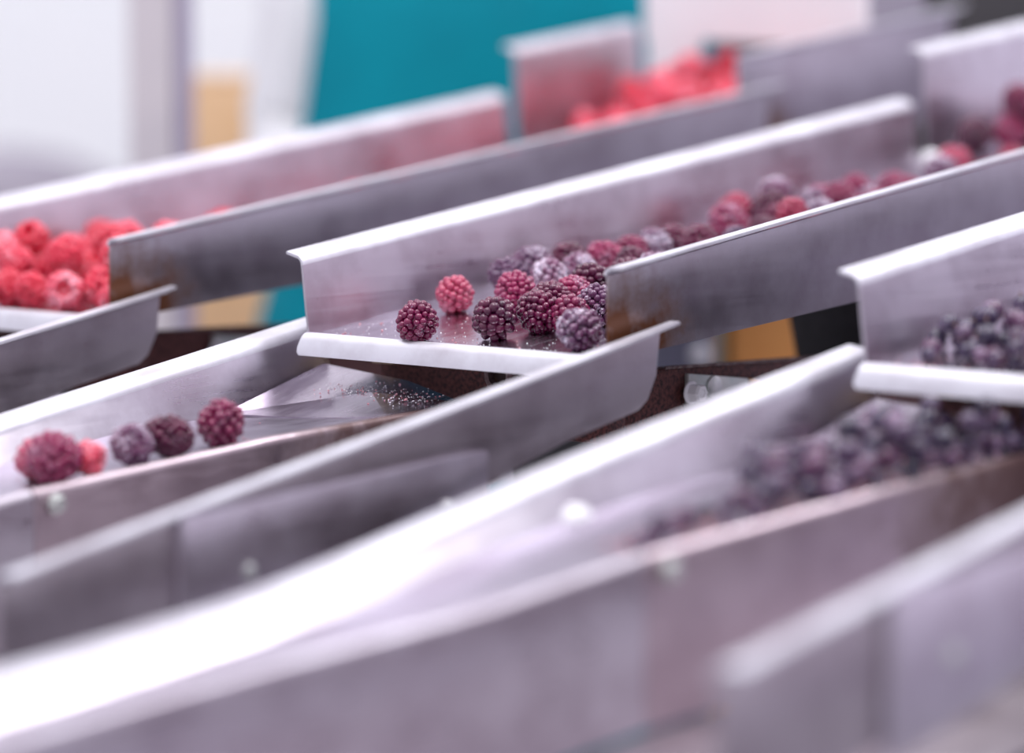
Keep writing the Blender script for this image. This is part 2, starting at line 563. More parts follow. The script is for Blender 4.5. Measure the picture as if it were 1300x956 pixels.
def lower_chute(label, loc):
    t = thing('lower_chute', label, 'chute', loc, ROTZ, 'lower chutes')
    ztop = lambda g: max(-0.0065 + 0.15 * g if g > -0.2 else -0.0365 + 0.175 * (g + 0.2), z_floor1(0, g) + 0.006)
    G = lin(-0.70, 0.034, 22)
    # left wall flares outwards from the floor
    rows = []
    for q in lin(0, 1, 6):
        rows.append([(SW - 0.008 * q, g, (z_floor1(0, g) - 0.001) * (1 - q) + ztop(g) * q) for g in G])
    w = link('side_wall', grid_solid(rows, -TH, 'chute_wall'), 'steel', t)
    pr = bend_flange(-0.020, 0.0, -1, 0.0050, 0.0085, math.radians(8))
    rows = [[(s, g, ztop(g) + z) for g in G] for s, z in pr]
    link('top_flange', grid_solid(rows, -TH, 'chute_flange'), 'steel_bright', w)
    # floor with a small rolled rim on its open side
    rows = []
    for g in G[::-1]:
        rm = s_rim(g)
        row = [(s, g, z_floor1(s, g) - TH) for s in lin(SW, rm - 0.006, 6)]
        row += [(rm - 0.003, g, z_rim(g) - 0.0011 - TH), (rm, g, z_rim(g) - TH)]
        rows.append(row)
    link('chute_floor', grid_solid(rows, TH, 'chute_floor'), 'steel_chute', t)
    # skirts hanging below the rim, two plates
    def skirt(g0, g1, s, mat):
        gs = lin(g0, g1, 12)
        rows = []
        for ds, dz in ((0.0, 0.0), (0.0022, -0.0004), (0.0036, -0.0018), (0.004, -0.004), (0.004, -0.030), (0.004, -0.075)):
            rows.append([(s_rim(g) + s + ds, g, z_rim(g) + dz) for g in gs])
        return link('skirt_plate', grid_solid(rows, -TH, 'skirt_plate'), mat, t)
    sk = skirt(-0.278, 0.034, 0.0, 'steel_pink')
    skirt(-0.70, -0.2795, 0.0006, 'steel')
    hex_bolt('bolt', (s_rim(-0.268) + 0.0062, -0.268, -0.0605), 0.0045, 0.004, 'X', sk, 'zinc')
    # folded deflector plate under the tray above
    V = [(-0.010, -0.0590, -0.0408), (-0.010, -0.0045, -0.0262), (-0.010, 0.0240, -0.0190), (0.050, 0.030, -0.0255), (0.096, 0.024, z_rim(0.024) - 0.0006),
         (0.096, -0.040, z_rim(-0.04) - 0.0014), (0.050, -0.052, z_floor1(0.05, -0.052) + 0.0004), (0.045, 0.004, -0.0300)]
    bm = bmesh.new()
    top = [bm.verts.new(v) for v in V]
    low = [bm.verts.new((v[0], v[1], min(v[2] - 0.0012, v[2] - 0.0012))) for v in V]
    tri = [(0, 6, 7), (0, 7, 1), (1, 7, 2), (2, 7, 3), (3, 7, 4), (4, 7, 5), (5, 7, 6)]
    for a_, b_, c_ in tri:
        bm.faces.new((top[a_], top[b_], top[c_]))
        bm.faces.new((low[a_], low[c_], low[b_]))
    ring = [0, 6, 5, 4, 3, 2, 1]
    for i in range(7):
        a_, b_ = ring[i], ring[(i + 1) % 7]
        bm.faces.new((top[a_], low[a_], low[b_], top[b_]))
    link('deflector_plate', finish(bm, 'deflector_plate', 4), 'steel_floor', t)
    # outer guard wall with wide flange
    gz = lambda g: 0.0079 + 0.161 * g
    pts = [(0.0296, gz(0.0296)), (0.0265, -0.010), (0.0190, -0.0225), (0.0110, -0.0275), (-0.0509, -0.0385), (-0.1079, -0.0520),
           (-0.22, -0.0830), (-0.438, -0.1230), (-0.438, gz(-0.438))]
    w = link('guard_wall', prism_s(pts, 0.228, 0.228 + TH, 'guard_wall', 0.0003), 'steel_dull', t)
    G2 = lin(-0.438, 0.038, 10)
    pr = bend_flange(0.228, 0.0, 1, 0.0030, 0.0105, math.radians(3))
    rows = []
    for k, (s, z) in enumerate(pr):
        cut = 0.006 if k == len(pr) - 1 else 0.0
        rows.append([(s, g if j < 9 else g - cut, gz(g) + z) for j, g in enumerate(G2)])
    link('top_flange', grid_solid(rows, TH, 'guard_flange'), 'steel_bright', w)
    # bracket plate riveted on the guard
    pts = [(-0.3315, -0.0440), (-0.120, -0.0352), (-0.1181, -0.0372), (-0.1181, -0.0575), (-0.22, -0.0880), (-0.334, -0.112), (-0.334, -0.046)]
    bo = link('bracket_plate', prism_s(pts, 0.2298, 0.2345, 'bracket_plate', 0.0014), 'steel', t)
    for g in (-0.15, -0.29):
        link('rivet', lathe([(0.0042, 0.2343), (0.0038, 0.2358), (0.0022, 0.2368), (0.0004, 0.2371)], 'rivet', 'X', 16,
                            (0, g, -0.066 + 0.1 * (g + 0.2))), 'zinc', bo)
    # bottom pan that carries both sides
    pan = [[(s, g, z_rim(g) - 0.078) for s in lin(s_rim(g) + 0.003, 0.229, 5)] for g in lin(0.0, -0.436, 10)]
    link('bottom_pan', grid_solid(pan, -TH, 'bottom_pan'), 'steel_dull', t)
    return t


CH_LABEL = {'A': 'lower steel chute below the raspberry tray',
            'B': 'lower steel chute with five scattered blackberries along its rim',
            'C': 'lower steel chute filled with small black currants'}
chute = {}
chute['B'] = lower_chute(CH_LABEL['B'], wpt(0, 0, 0))
for k in 'AC':
    c = copy_tree(chute['B'])
    c.location = wpt(LS[k], 0, LZ[k])
    c['label'] = CH_LABEL[k]
    chute[k] = c
# added white dome that paints a glint on the inside wall of the currant chute
glintm2 = lathe([(0.0105, 0), (0.0112, 0.0018), (0.0112, 0.0052), (0.009, 0.0088), (0.005, 0.0108), (0.001, 0.0115)], 'wall_glint', 'X', 24, (0, 0, 0))
cn = link('wall_glint', glintm2, 'bolt_and_glint_white', chute['C'])
q = on_s(735, 672, SPACING - 0.010)
cn.location = (-0.0150, q[1], q[2] - LZ['C'])
cn['label'] = 'white round dome standing in for a glint on the inner wall'

# ------------------------------------------------------------------ drives under the upper trays
def drive(label, loc):
    t = thing('vibratory_drive', label, 'machine', loc, ROTZ, 'vibratory drives under the trays')
    pts = [(0.072, -0.0165), (0.42, -0.0290), (0.42, -0.150), (0.072, -0.120)]
    beam = link('side_beam', prism_s(pts, 0.150, 0.166, 'side_beam', 0.0015), 'grimy_iron', t)
    link('beam_edge', prism_s([(0.118, -0.0166), (0.419, -0.0276), (0.419, -0.0292), (0.118, -0.0184)], 0.1655, 0.1672, 'beam_edge', 0.0004), 'worn_iron', beam)
    a_, b_ = on_s(872, 474, 0.168), on_s(948, 480, 0.168)
    pts = [(a_[1], a_[2]), (b_[1], b_[2]), (b_[1], b_[2] - 0.030), (a_[1], a_[2] - 0.030)]
    pl = link('cover_plate', prism_s(pts, 0.1662, 0.1695, 'cover_plate', 0.0006), 'zinc_plate', t)
    link('shim', prism_s([(b_[1] + 0.002, b_[2]), (b_[1] + 0.011, b_[2] - 0.0025), (b_[1] + 0.010, b_[2] - 0.02), (b_[1] + 0.002, b_[2] - 0.02)], 0.1662, 0.1705, 'shim', 0.0008), 'brass_shim', pl)
    c_ = on_s(884, 500, 0.176)
    hex_bolt('bolt', (0.1695, c_[1] + 0.003, c_[2]), 0.0056, 0.009, 'X', pl, 'bolt_and_glint_white')
    c_ = on_s(906, 492, 0.1697)
    link('washer', lathe([(0.0062, 0.1693), (0.0070, 0.1697), (0.0070, 0.1707), (0.0060, 0.1711)], 'washer', 'X', 24, (0, c_[1], c_[2])), 'zinc', pl)
    # cross bar under the tray lip with a flanged nut
    cb = link('cross_bar', box_mesh('cross_bar', (0.088, 0.066, -0.030), (0.165, 0.022, 0.050), 0.002), 'grimy_iron', t)
    nutc = on_s(632, 472, 0.100)
    n_ = lathe([(0.0102, 0.001), (0.0105, -0.0005), (0.0105, -0.0050), (0.0092, -0.0064), (0.0066, -0.0064), (0.0062, -0.0040), (0.0060, -0.0010)],
               'flange_nut', 'Y', 18, (0.100, 0.0550, nutc[2] - 0.002), 25)
    no = link('flange_nut', n_, 'worn_iron', cb)
    link('nut_bore', lathe([(0.0062, 0.0), (0.0062, -0.0022), (0.0020, -0.0026)], 'nut_bore', 'Y', 18, (0.100, 0.0550, nutc[2] - 0.002)), 'dark_hole', no)
    link('spacer_block', box_mesh('spacer_block', (0.016, 0.050, -0.012), (0.016, 0.012, 0.014), 0.0015), 'tape', t)
    # magnet box below and its springs
    link('magnet_box', box_mesh('magnet_box', (0.085, 0.27, -0.105), (0.12, 0.20, 0.085), 0.006), 'frame_steel', t)
    for g in (0.10, 0.40):
        link('leaf_spring', box_mesh('leaf_spring', (0.100, g, -0.065 if g < 0.2 else -0.052), (0.070, 0.004, 0.135 if g < 0.2 else 0.19), 0.001,
                                     Matrix.Rotation(math.radians(18), 4, 'X')), 'rubber', t)
    return t


DR_LABEL = {'A': 'grimy vibratory drive beneath the raspberry tray', 'B': 'grimy vibratory drive with white bolt beneath the blackberry tray',
            'C': 'grimy vibratory drive beneath the currant tray'}
dr = drive(DR_LABEL['B'], wpt(0, 0, 0))
for k in 'AC':
    c = copy_tree(dr)
    c.location = wpt(LS[k], 0, LZ[k])
    c['label'] = DR_LABEL[k]

# ------------------------------------------------------------------ machine frame
fr = thing('machine_frame', 'grey steel machine frame carrying the trays', 'frame', (O[0], O[1], 0), ROTZ)
zb = O[2] - 0.17
for g, zc in ((-0.30, -0.155), (0.24, -0.172), (0.58, -0.12)):
    link('cross_beam', box_mesh('cross_beam', (0.10, g, O[2] + zc - 0.03), (1.30, 0.05, 0.05), 0.003), 'frame_steel', fr)
    for s in (-0.53, 0.73):
        link('leg', box_mesh('leg', (s, g, (O[2] + zc - 0.055) / 2), (0.05, 0.05, O[2] + zc - 0.055), 0.003), 'frame_steel', fr)
for s in (-0.50, 0.70):
    link('side_rail', box_mesh('side_rail', (s, 0.25, 0.35), (0.04, 1.10, 0.04), 0.003), 'frame_steel', fr)

# ------------------------------------------------------------------ feeding hopper over the raspberry lane
hp = thing('feed_hopper', 'white feed hopper plate above the short raspberry tray', 'hopper', wpt(-SPACING, 0.83, 0.135), ROTZ)
bm = bmesh.new()
pl = [(-0.010, -0.0285), (0.034, -0.0285), (0.046, 0.030), (0.207, 0.024), (0.207, 0.32), (-0.010, 0.32)]
fa = [bm.verts.new((s, 0, z)) for s, z in pl]
fb = [bm.verts.new((s, 0.004, z)) for s, z in pl]
bm.faces.new(fa)
bm.faces.new(fb[::-1])
for i in range(6):
    bm.faces.new((fa[i], fa[(i + 1) % 6], fb[(i + 1) % 6], fb[i]))
link('front_plate', finish(bm, 'front_plate', 30), 'hopper_white', hp)
link('side_plate', box_mesh('side_plate', (-0.012, 0.045, 0.175), (0.004, 0.09, 0.29), 0.0008), 'hopper_white', hp)
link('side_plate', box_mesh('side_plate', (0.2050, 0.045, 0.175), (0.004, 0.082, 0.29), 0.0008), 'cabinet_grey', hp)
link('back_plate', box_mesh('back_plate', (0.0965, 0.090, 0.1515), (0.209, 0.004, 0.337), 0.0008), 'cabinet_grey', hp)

# ------------------------------------------------------------------ fruit
def ico(bm, c, r, sub, scale=(1, 1, 1), rot=None):
    m = Matrix.Translation(c) @ (rot or Matrix()) @ Matrix.Diagonal((scale[0] * r, scale[1] * r, scale[2] * r, 1))
    bmesh.ops.create_icosphere(bm, subdivisions=sub, radius=1.0, matrix=m)


def fruit_mesh(name, n, rx, rz, dr, sub, mat, seed, hollow=False):
    """aggregate fruit built from drupelets set round a core"""
    rnd = random.Random(seed)
    bm = bmesh.new()
    ga = math.pi * (3 - math.sqrt(5))
    if not hollow:
        ico(bm, (0, 0, 0), 1.0, 2, (rx * 0.84, rx * 0.84, rz * 0.84))
    for k in range(n):
        zz = 1 - 2 * (k + 0.5) / n
        if hollow and zz > 0.80:
            continue
        zz = max(-0.99, min(0.99, zz + rnd.uniform(-0.4, 0.4) / n * 2))
        t = ga * k + rnd.uniform(-0.12, 0.12)
        q = math.sqrt(1 - zz * zz)
        taper = 1.0 - 0.10 * (zz + 1) / 2 if not hollow else 1.0 - 0.16 * (1 - zz) / 2
        k2 = rnd.uniform(0.95, 1.05)
        c = Vector((rx * q * math.cos(t) * taper * k2, rx * q * math.sin(t) * taper * k2, rz * zz * k2))
        d = dr * rnd.uniform(0.82, 1.18)
        rot = c.to_track_quat('Z', 'Y').to_matrix().to_4x4()
        ico(bm, c * 0.94, d, sub, (1, 1, 1.12), rot)
    if hollow:
        # rim and dark cup inside
        seg = 20
        rings = []
        for r_, z_ in ((rx * 0.92, -rz * 0.2), (rx * 0.86, rz * 0.55), (rx * 0.55, rz * 0.84), (rx * 0.42, rz * 0.72), (rx * 0.30, rz * 0.1), (rx * 0.12, -rz * 0.35)):
            rings.append([bm.verts.new((r_ * math.cos(2 * math.pi * j / seg), r_ * math.sin(2 * math.pi * j / seg), z_)) for j in range(seg)])
        for i in range(len(rings) - 1):
            for j in range(seg):
                bm.faces.new((rings[i][j], rings[i][(j + 1) % seg], rings[i + 1][(j + 1) % seg], rings[i + 1][j]))
        bm.faces.new(rings[-1])
        ico(bm, (0, 0, -rz * 0.25), 1.0, 2, (rx * 0.84, rx * 0.84, rz * 0.66))
    me = bpy.data.meshes.new(name)
    bm.to_mesh(me)
    bm.free()
    for p_ in me.polygons:
        p_.use_smooth = True
    me.materials.append(MATS[mat])
    return me


BR = 0.0122
black = [fruit_mesh('blackberry', 92 + 6 * i, 0.0108, 0.0108 * f_, 0.00222, 2, 'blackberry_skin', 20 + i) for i, f_ in enumerate((1.0, 1.16, 0.94, 1.08))]
frost = [fruit_mesh('frosted_blackberry', 80, 0.0108, 0.0112, 0.00238, 2, 'frosted_skin', 40), fruit_mesh('frosted_blackberry', 96, 0.0106, 0.0118, 0.0022, 2, 'frosted_skin', 41)]
pink = [fruit_mesh('pink_blackberry', 74, 0.0108, 0.0108, 0.0025, 2, 'pink_skin', 50)]
bold = [fruit_mesh('bold_blackberry', 62, 0.0108, 0.0112, 0.0027, 2, 'blackberry_skin', 61)]
rasp = [fruit_mesh('raspberry', 84, 0.0106, 0.0112, 0.0026, 1, 'raspberry_skin', 70 + i, True) for i in range(3)]


def currant_mesh(seed):
    bm = bmesh.new()
    bmesh.ops.create_uvsphere(bm, u_segments=14, v_segments=9, radius=0.0046)
    for v in bm.verts:
        if v.co.z > 0.0040:
            v.co.z = 0.0041
    n0 = len(bm.faces)
    bmesh.ops.create_cone(bm, cap_ends=True, segments=6, radius1=0.0011, radius2=0.0004, depth=0.0016, matrix=Matrix.Translation((0, 0, 0.0047)))
    bm.faces.ensure_lookup_table()
    for f_ in bm.faces[n0:]:
        f_.material_index = 1
    me = bpy.data.meshes.new('currant')
    bm.to_mesh(me)
    bm.free()
    for p_ in me.polygons:
        p_.use_smooth = True
    me.materials.append(MATS['currant_skin'])
    me.materials.append(MATS['calyx'])
    return me


CUR = currant_mesh(1)
RND = random.Random(11)
placed = []       # lane coordinates (s, g, z, r) of every berry


def put(name, me, p, scale, label, cat, group, rot=None):
    o = bpy.data.objects.new(name, me)
    COL.objects.link(o)
    o.location = wpt(*p)
    o.rotation_euler = rot or (RND.uniform(0, 6.28), RND.uniform(0, 6.28), RND.uniform(0, 6.28))
    o.scale = (scale, scale, scale)
    tag(o, label, cat, group)
    return o


def rest(s, g, r, base, kk=0.90):
    z = base + r
    for (s2, g2, z2, r2) in placed:
        d2 = (s - s2) ** 2 + (g - g2) ** 2
        R_ = (r + r2) * kk
        if d2 < R_ * R_:
            z = max(z, z2 + math.sqrt(R_ * R_ - d2))
    return z


def f2(g):
    return M2 * g


# --- the sharp blackberries in the middle tray: pixel of the centre, layer height, kind, size
GRP_B = 'blackberries heaped in the middle tray'
front = [
    (530, 407, 0.0, black[0], 1.00, 'lone dark blackberry lying by itself near the tray lip', None, 'single'),
    (577, 373, 0.0, pink[0], 0.92, 'pinkish red blackberry lying alone behind the lone dark one', None, 'single'),
    (627, 404, 0.0, bold[0], 1.02, 'glossy plum blackberry with large drupelets at the heap edge nearest the tray lip', None, 'single'),
    (735, 417, 0.0, frost[0], 1.00, 'frosted violet blackberry leaning near the outer tray wall', None, 'single'),
    (683, 394, 0.0, black[1], 1.04, None, GRP_B, ''),
    (710, 402, 0.0, bold[0], 0.92, None, GRP_B, ''),
    (654, 369, 0.0, black[2], 1.05, None, GRP_B, ''),
    (757, 388, 0.0, frost[1], 0.98, None, GRP_B, ''),
    (700, 372, 0.004, black[3], 0.98, None, GRP_B, ''),
    (728, 366, 0.003, black[2], 0.96, None, GRP_B, ''),
    (750, 352, 0.006, bold[0], 0.94, None, GRP_B, ''),
    (645, 350, 0.0, frost[1], 0.95, None, GRP_B, ''),
    (696, 352, 0.0, frost[0], 0.96, None, GRP_B, ''),
    (676, 335, 0.0, frost[1], 1.0, None, GRP_B, ''),
    (709, 332, 0.0, black[0], 1.0, None, GRP_B, ''),
    (735, 342, 0.0, frost[1], 0.94, None, GRP_B, ''),
    (760, 330, 0.0, black[3], 0.98, None, GRP_B, ''),
    (785, 324, 0.0, black[1], 0.98, None, GRP_B, ''),
    (818, 316, 0.0, frost[0], 0.98, None, GRP_B, ''),
    (852, 306, 0.0, black[2], 0.98, None, GRP_B, ''),
    (925, 283, 0.0, black[0], 1.15, None, GRP_B, ''),
]
LB = 'dark fine-grained blackberry in the heap behind the tray lip'
LOOK = {'frosted_blackberry': 'frosted bluish blackberry in the heap behind the tray lip',
        'pink_blackberry': 'pinkish blackberry in the heap behind the tray lip',
        'bold_blackberry': 'glossy blackberry with large drupelets in the heap behind the tray lip'}
FAR = {'frosted_blackberry': 'frosted bluish', 'pink_blackberry': 'pinkish', 'bold_blackberry': 'coarse-grained dark', 'blackberry': 'fine-grained dark'}
for (x, y, h, me, sc, lab, grp, kind) in front:
    r = 0.0122 * sc
    pt = on_plane(x, y, r * 0.97 + h, M2)
    s, g = pt[0], pt[1]
    s = min(max(s, 0.016), WID - r - 0.002)
    # solve overlaps by sliding backwards along the tray
    for it in range(60):
        ok = True
        for (s2, g2, z2, r2) in placed:
            d = math.sqrt((s - s2) ** 2 + (g - g2) ** 2 + (M2 * g + r + h - z2) ** 2)
            if d < (r + r2) * 0.90:
                ok = False
        if ok:
            break
        g += 0.0015
        s += 0.0004 if s < WID - r - 0.004 else 0
    z = M2 * g + r * 0.93 + h
    if h:
        z = rest(s, g, r * 0.93, M2 * g)
    placed.append((s, g, z, r))
    put('blackberry', me, (s, g, z), sc, lab or LOOK.get(me.name.split('.')[0], LB), 'blackberry', grp or None)
# further ones up the same tray
kinds = black + frost + pink + bold
tries = 0
n = 0
while n < 54 and tries < 4000:
    tries += 1
    g = RND.uniform(0.13, 0.62)
    s = RND.betavariate(2.2, 1.6) * (WID - 0.03) + 0.014
    sc = RND.uniform(0.86, 1.06)
    r = 0.0122 * sc
    z = rest(s, g, r * 0.93, M2 * g, 0.93)
    if z - M2 * g > 0.025:
        continue
    if s < 0.07 and g > 0.48:
        continue
    if s < 0.07 and g < 0.30:
        continue
    if z - M2 * g > 0.020 and RND.random() < 0.7:
        continue
    placed.append((s, g, z, r))
    me = RND.choice(kinds)
    put('blackberry', me, (s, g, z), sc, FAR[me.name.split('.')[0]] + ' blackberry further up the long blackberry tray', 'blackberry', 'blackberries further up the middle tray')
    n += 1
# short feeding tray of the blackberry lane
n = tries = 0
while n < 28 and tries < 2000:
    tries += 1
    gl = RND.uniform(0.015, 0.16)
    s = RND.uniform(0.02, WID - 0.03)
    sc = RND.uniform(0.9, 1.08)
    r = 0.0122 * sc
    g = gl + T3[1]
    base = T3[2] + M2 * gl
    z = rest(s, g, r * 0.93, base, 0.93)
    if z - base > 0.034:
        continue
    placed.append((s, g, z, r))
    me = RND.choice(kinds)
    put('blackberry', me, (s, g, z), sc, FAR[me.name.split('.')[0]] + ' blackberry in the short feeding tray', 'blackberry', 'blackberries in the short feeding tray')
    n += 1
# lower chute: five berries along the rim
low = [(280, 543, bold[0], 1.0, 'blackberry with large drupelets on the lower chute next to the folded plate', 'blackberry'),
       (214, 562, black[1], 0.95, 'blackberry second from the folded plate on the lower chute', 'blackberry'),
       (168, 573, frost[0], 0.92, 'bluish frosted blackberry third from the folded plate on the lower chute', 'blackberry'),
       (112, 590, rasp[0], 0.78, 'small red raspberry among the blackberries on the lower chute', 'raspberry'),
       (68, 592, bold[0], 1.12, 'largest blackberry on the lower chute, furthest from the folded plate', 'blackberry'),
       (46, 588, pink[0], 0.9, 'reddish blackberry tucked behind the largest one on the lower chute', 'blackberry')]
for i, (x, y, me, sc, lab, kind) in enumerate(low):
    r = 0.0122 * sc
    s = 0.080 if i < 5 else 0.050
    for it in range(6):
        g = on_s(x, y, s)[1]
        s = s_rim(g) - (0.015 if i < 5 else 0.036)
    z = z_floor1(s, g) + r * 0.93
    placed.append((s, g, z, r))
    put(kind, me, (s, g, z), sc, lab, kind, None)

# --- raspberries
placed_b = placed
placed = []
LA = 'frozen red raspberry heaped at the open end of its tray'
ra = [(14, 374), (58, 374), (102, 370), (-32, 374), (126, 384), (30, 345), (72, 343), (4, 346), (112, 341), (52, 328), (90, 320), (122, 315), (145, 322), (15, 325), (160, 305), (130, 300)]
for i, (x, y) in enumerate(ra):
    sc = RND.uniform(0.95, 1.1) if i != 4 else 0.75
    r = 0.0125 * sc
    pt = on_plane(x, y, r * 0.95, M2)
    s, g = min(max(pt[0], -SPACING + 0.02), -SPACING + WID - r - 0.002), max(pt[1], 0.012)
    for it in range(80):
        if all(math.hypot(s - s2, g - g2) > (r + r2) * 0.86 for s2, g2, z2, r2 in placed):
            break
        g += 0.0015
    z = M2 * g + r * 0.92
    placed.append((s, g, z, r))
    rot = (RND.uniform(0, 6.28), RND.uniform(0, 6.28), 0) if i != 1 else (math.radians(80), 0, math.radians(4))
    lab, grp = (LA, 'raspberries heaped at the tray end') if i != 1 else ('raspberry with its hollow core turned to the open tray end', None)
    put('raspberry', rasp[i % 3], (s, g, z), sc, lab, 'raspberry', grp, rot)


def heap(n_max, g0, g1, s0, s1, zoff, gref, slope, hmax, label, group, beta=(1, 1)):
    n = t_ = 0
    while n < n_max and t_ < 4000:
        t_ += 1
        g = RND.uniform(g0, g1)
        s = s0 + (s1 - s0) * RND.betavariate(*beta)
        sc = RND.uniform(0.92, 1.1)
        r = 0.0122 * sc
        base = zoff + slope * (g - gref)
        z = rest(s, g, r * 0.93, base, 0.93)
        if z - base > hmax:
            continue
        placed.append((s, g, z, r))
        put('raspberry', RND.choice(rasp), (s, g, z), sc, label, 'raspberry', group)
        n += 1


heap(14, 0.02, 0.12, -SPACING + 0.06, -SPACING + WID - 0.016, 0.0, 0.0, M2, 0.033, LA, 'raspberries heaped at the tray end', (2, 1.2))
heap(34, 0.13, 0.60, -SPACING + 0.08, -SPACING + WID - 0.016, 0.0, 0.0, M2, 0.016, 'raspberry further up the long raspberry tray', 'raspberries further up their tray', (1.6, 1.1))
heap(40, T3[1] + 0.02, T3[1] + 0.17, -SPACING + 0.02, -SPACING + WID - 0.016, T3[2], T3[1], M2, 0.040, 'raspberry in the short feeding tray', 'raspberries in the short feeding tray')
heap(30, T3[1] + 0.14, T3[1] + 0.255, -SPACING + 0.05, -SPACING + WID - 0.016, T3[2], T3[1], M2, 0.044, 'raspberry coming from under the white hopper plate', 'raspberries under the hopper plate', (1.6, 1.1))

# --- currants
placed = []


def currants(n_max, pick, zfun, hmax, label, group, dz):
    n = t_ = 0
    while n < n_max and t_ < 9000:
        t_ += 1
        s, g = pick()
        if s is None:
            continue
        sc = RND.uniform(0.8, 1.3)
        r = 0.0046 * sc
        base = zfun(s, g)
        z = rest(s, g, r * 0.97, base, 0.95)
        if z - base > hmax(s, g):
            continue
        placed.append((s, g, z, r))
        put('currant', CUR, (s + SPACING, g, z + dz), sc, label, 'currant', group)
        n += 1


def pick2():
    g = 0.006 + 0.16 * RND.random() ** 1.2
    s = RND.uniform(0.010, 0.16)
    if g < 0.008 and s < 0.022:
        return None, None
    return s, g


currants(152, pick2, lambda s, g: M2 * g, lambda s, g: 0.011 + 0.11 * s + 0.04 * g, 'small black currant in the tray heap behind the white lip',
         'currants in the upper tray', LZ['C'])
placed = []


def pick1():
    g = RND.uniform(-0.275, 0.03)
    s = -0.004 + (s_rim(g) + 0.000) * RND.betavariate(1.5, 1.0)
    lim = s_rim(g) - 0.022 - max(0, (g + 0.24)) * 0.48
    if s < lim:
        return None, None
    return s, g


currants(148, pick1, z_floor1, lambda s, g: 0.011 + max(0, (g + 0.24)) * 0.12, 'small black currant piled in the lower chute along its rim',
         'currants in the lower chute', LZ['C'])


# --- crumbs of frozen fruit and ice left on the sheets (nobody could count these)
def crumbs(name, n, pick, size, mat, label, cat):
    bm = bmesh.new()
    for _ in range(n):
        s, g, z = pick()
        r = size * RND.uniform(0.4, 1.3)
        m = Matrix.Translation(wpt(s, g, z + r * 0.3)) @ Matrix.Rotation(RND.uniform(0, 6), 4, 'Z') @ Matrix.Rotation(RND.uniform(0, 6), 4, 'X') @ Matrix.Diagonal((r, r * RND.uniform(.5, 1), r * RND.uniform(.4, .8), 1))
        bmesh.ops.create_icosphere(bm, subdivisions=1, radius=1.0, matrix=m)
    o = link(name, finish(bm, name, 0), mat)
    tag(o, label, cat)
    o['kind'] = 'stuff'
    return o


def on_tray(k, g0, g1, s0=0.005, s1=WID - 0.005):
    def f():
        g = g0 + (g1 - g0) * RND.random() ** 1.5
        return LS[k] + RND.uniform(s0, s1), g, M2 * g + LZ[k]
    return f


crumbs('berry_crumbs', 150, on_tray('B', 0.0, 0.30), 0.0007, 'crumb', 'pink fruit crumbs scattered on the blackberry tray', 'crumbs')
crumbs('ice_crystals', 260, on_tray('B', -0.0002, 0.12), 0.00045, 'ice', 'fine ice crystals scattered on the blackberry tray', 'ice')
crumbs('berry_crumbs', 260, on_tray('C', 0.0, 0.20, 0.004, 0.2), 0.0011, 'crumb', 'pink fruit crumbs between the currants in the upper tray', 'crumbs')


def chute_pick():
    s = RND.uniform(0.012, 0.09)
    g = RND.gauss(0.004, 0.008)
    zt = -0.0262 - 0.0035 * (s / 0.05) + 0.25 * (g - 0.004) * (1 - s / 0.12)
    return s, g, zt


def floor_pick():
    g = RND.uniform(-0.30, -0.07)
    s = RND.uniform(0.0, s_rim(g) - 0.006)
    return s, g, z_floor1(s, g)


def cfloor_pick():
    g = RND.uniform(-0.27, 0.02)
    s = RND.uniform(s_rim(g) * 0.5, s_rim(g) - 0.006)
    return s + SPACING, g, z_floor1(s, g) + LZ['C'] + 0.001


crumbs('berry_crumbs', 70, chute_pick, 0.0007, 'crumb', 'pink fruit crumbs on the folded plate of the lower chute', 'crumbs')
crumbs('ice_crystals', 160, chute_pick, 0.0005, 'ice', 'ice crystals on the folded plate of the lower chute', 'ice')
crumbs('berry_crumbs', 40, floor_pick, 0.0007, 'crumb', 'pink fruit crumbs on the floor of the blackberry chute', 'crumbs')
crumbs('berry_crumbs', 260, cfloor_pick, 0.0013, 'crumb', 'pink fruit crumbs between the currants of the lower chute', 'crumbs')


# ------------------------------------------------------------------ background things
def px_x(x, depth):
    return (x - PPX) / FPX * depth


def px_z(y, depth):
    return at_depth(650, y, depth)[2]


# square post beside the line
D_ = 2.95
xl, xr = px_x(165, D_), px_x(226, D_)
po = thing('steel_post', 'square painted steel post standing against the white wall', 'post', (xl + 0.02, 2.95, 0))
bm = bmesh.new()
add_box(bm, (0.002, 0, 1.1), (0.040, 0.040, 2.2))
bmesh.ops.bevel(bm, geom=bm.edges[:], offset=0.002, segments=2, affect='EDGES')
link('tube', finish(bm, 'tube', 40), 'post_light', po)
link('shade_strip', box_mesh('shade_strip', (0.0305, -0.006, 1.1), (0.014, 0.02, 2.18), 0.002), 'shade_lilac', po)  # darker strip added to paint the post's shaded side
link('foot_plate', box_mesh('foot_plate', (0, 0, 0.005), (0.12, 0.12, 0.01), 0.001), 'post_light', po)


def carton(name, label, x0, x1, z0, z1, y, depth, mat, group=None):
    t = thing(name, label, 'box', ((x0 + x1) / 2, y + depth / 2, z0), math.radians(0), group)
    w, h = x1 - x0, z1 - z0
    link('body', box_mesh('body', (0, 0, h / 2), (w, depth, h), 0.004), mat, t)
    link('tape_strip', box_mesh('tape_strip', (0, -depth / 2 - 0.0006, h * 0.88), (0.05, 0.0012, h * 0.22), 0.0), 'tape', t)
    for sx in (-1, 1):
        link('top_flap', box_mesh('top_flap', (sx * w / 4, 0, h + 0.002), (w / 2 - 0.002, depth, 0.004), 0.001), mat, t)
    return t


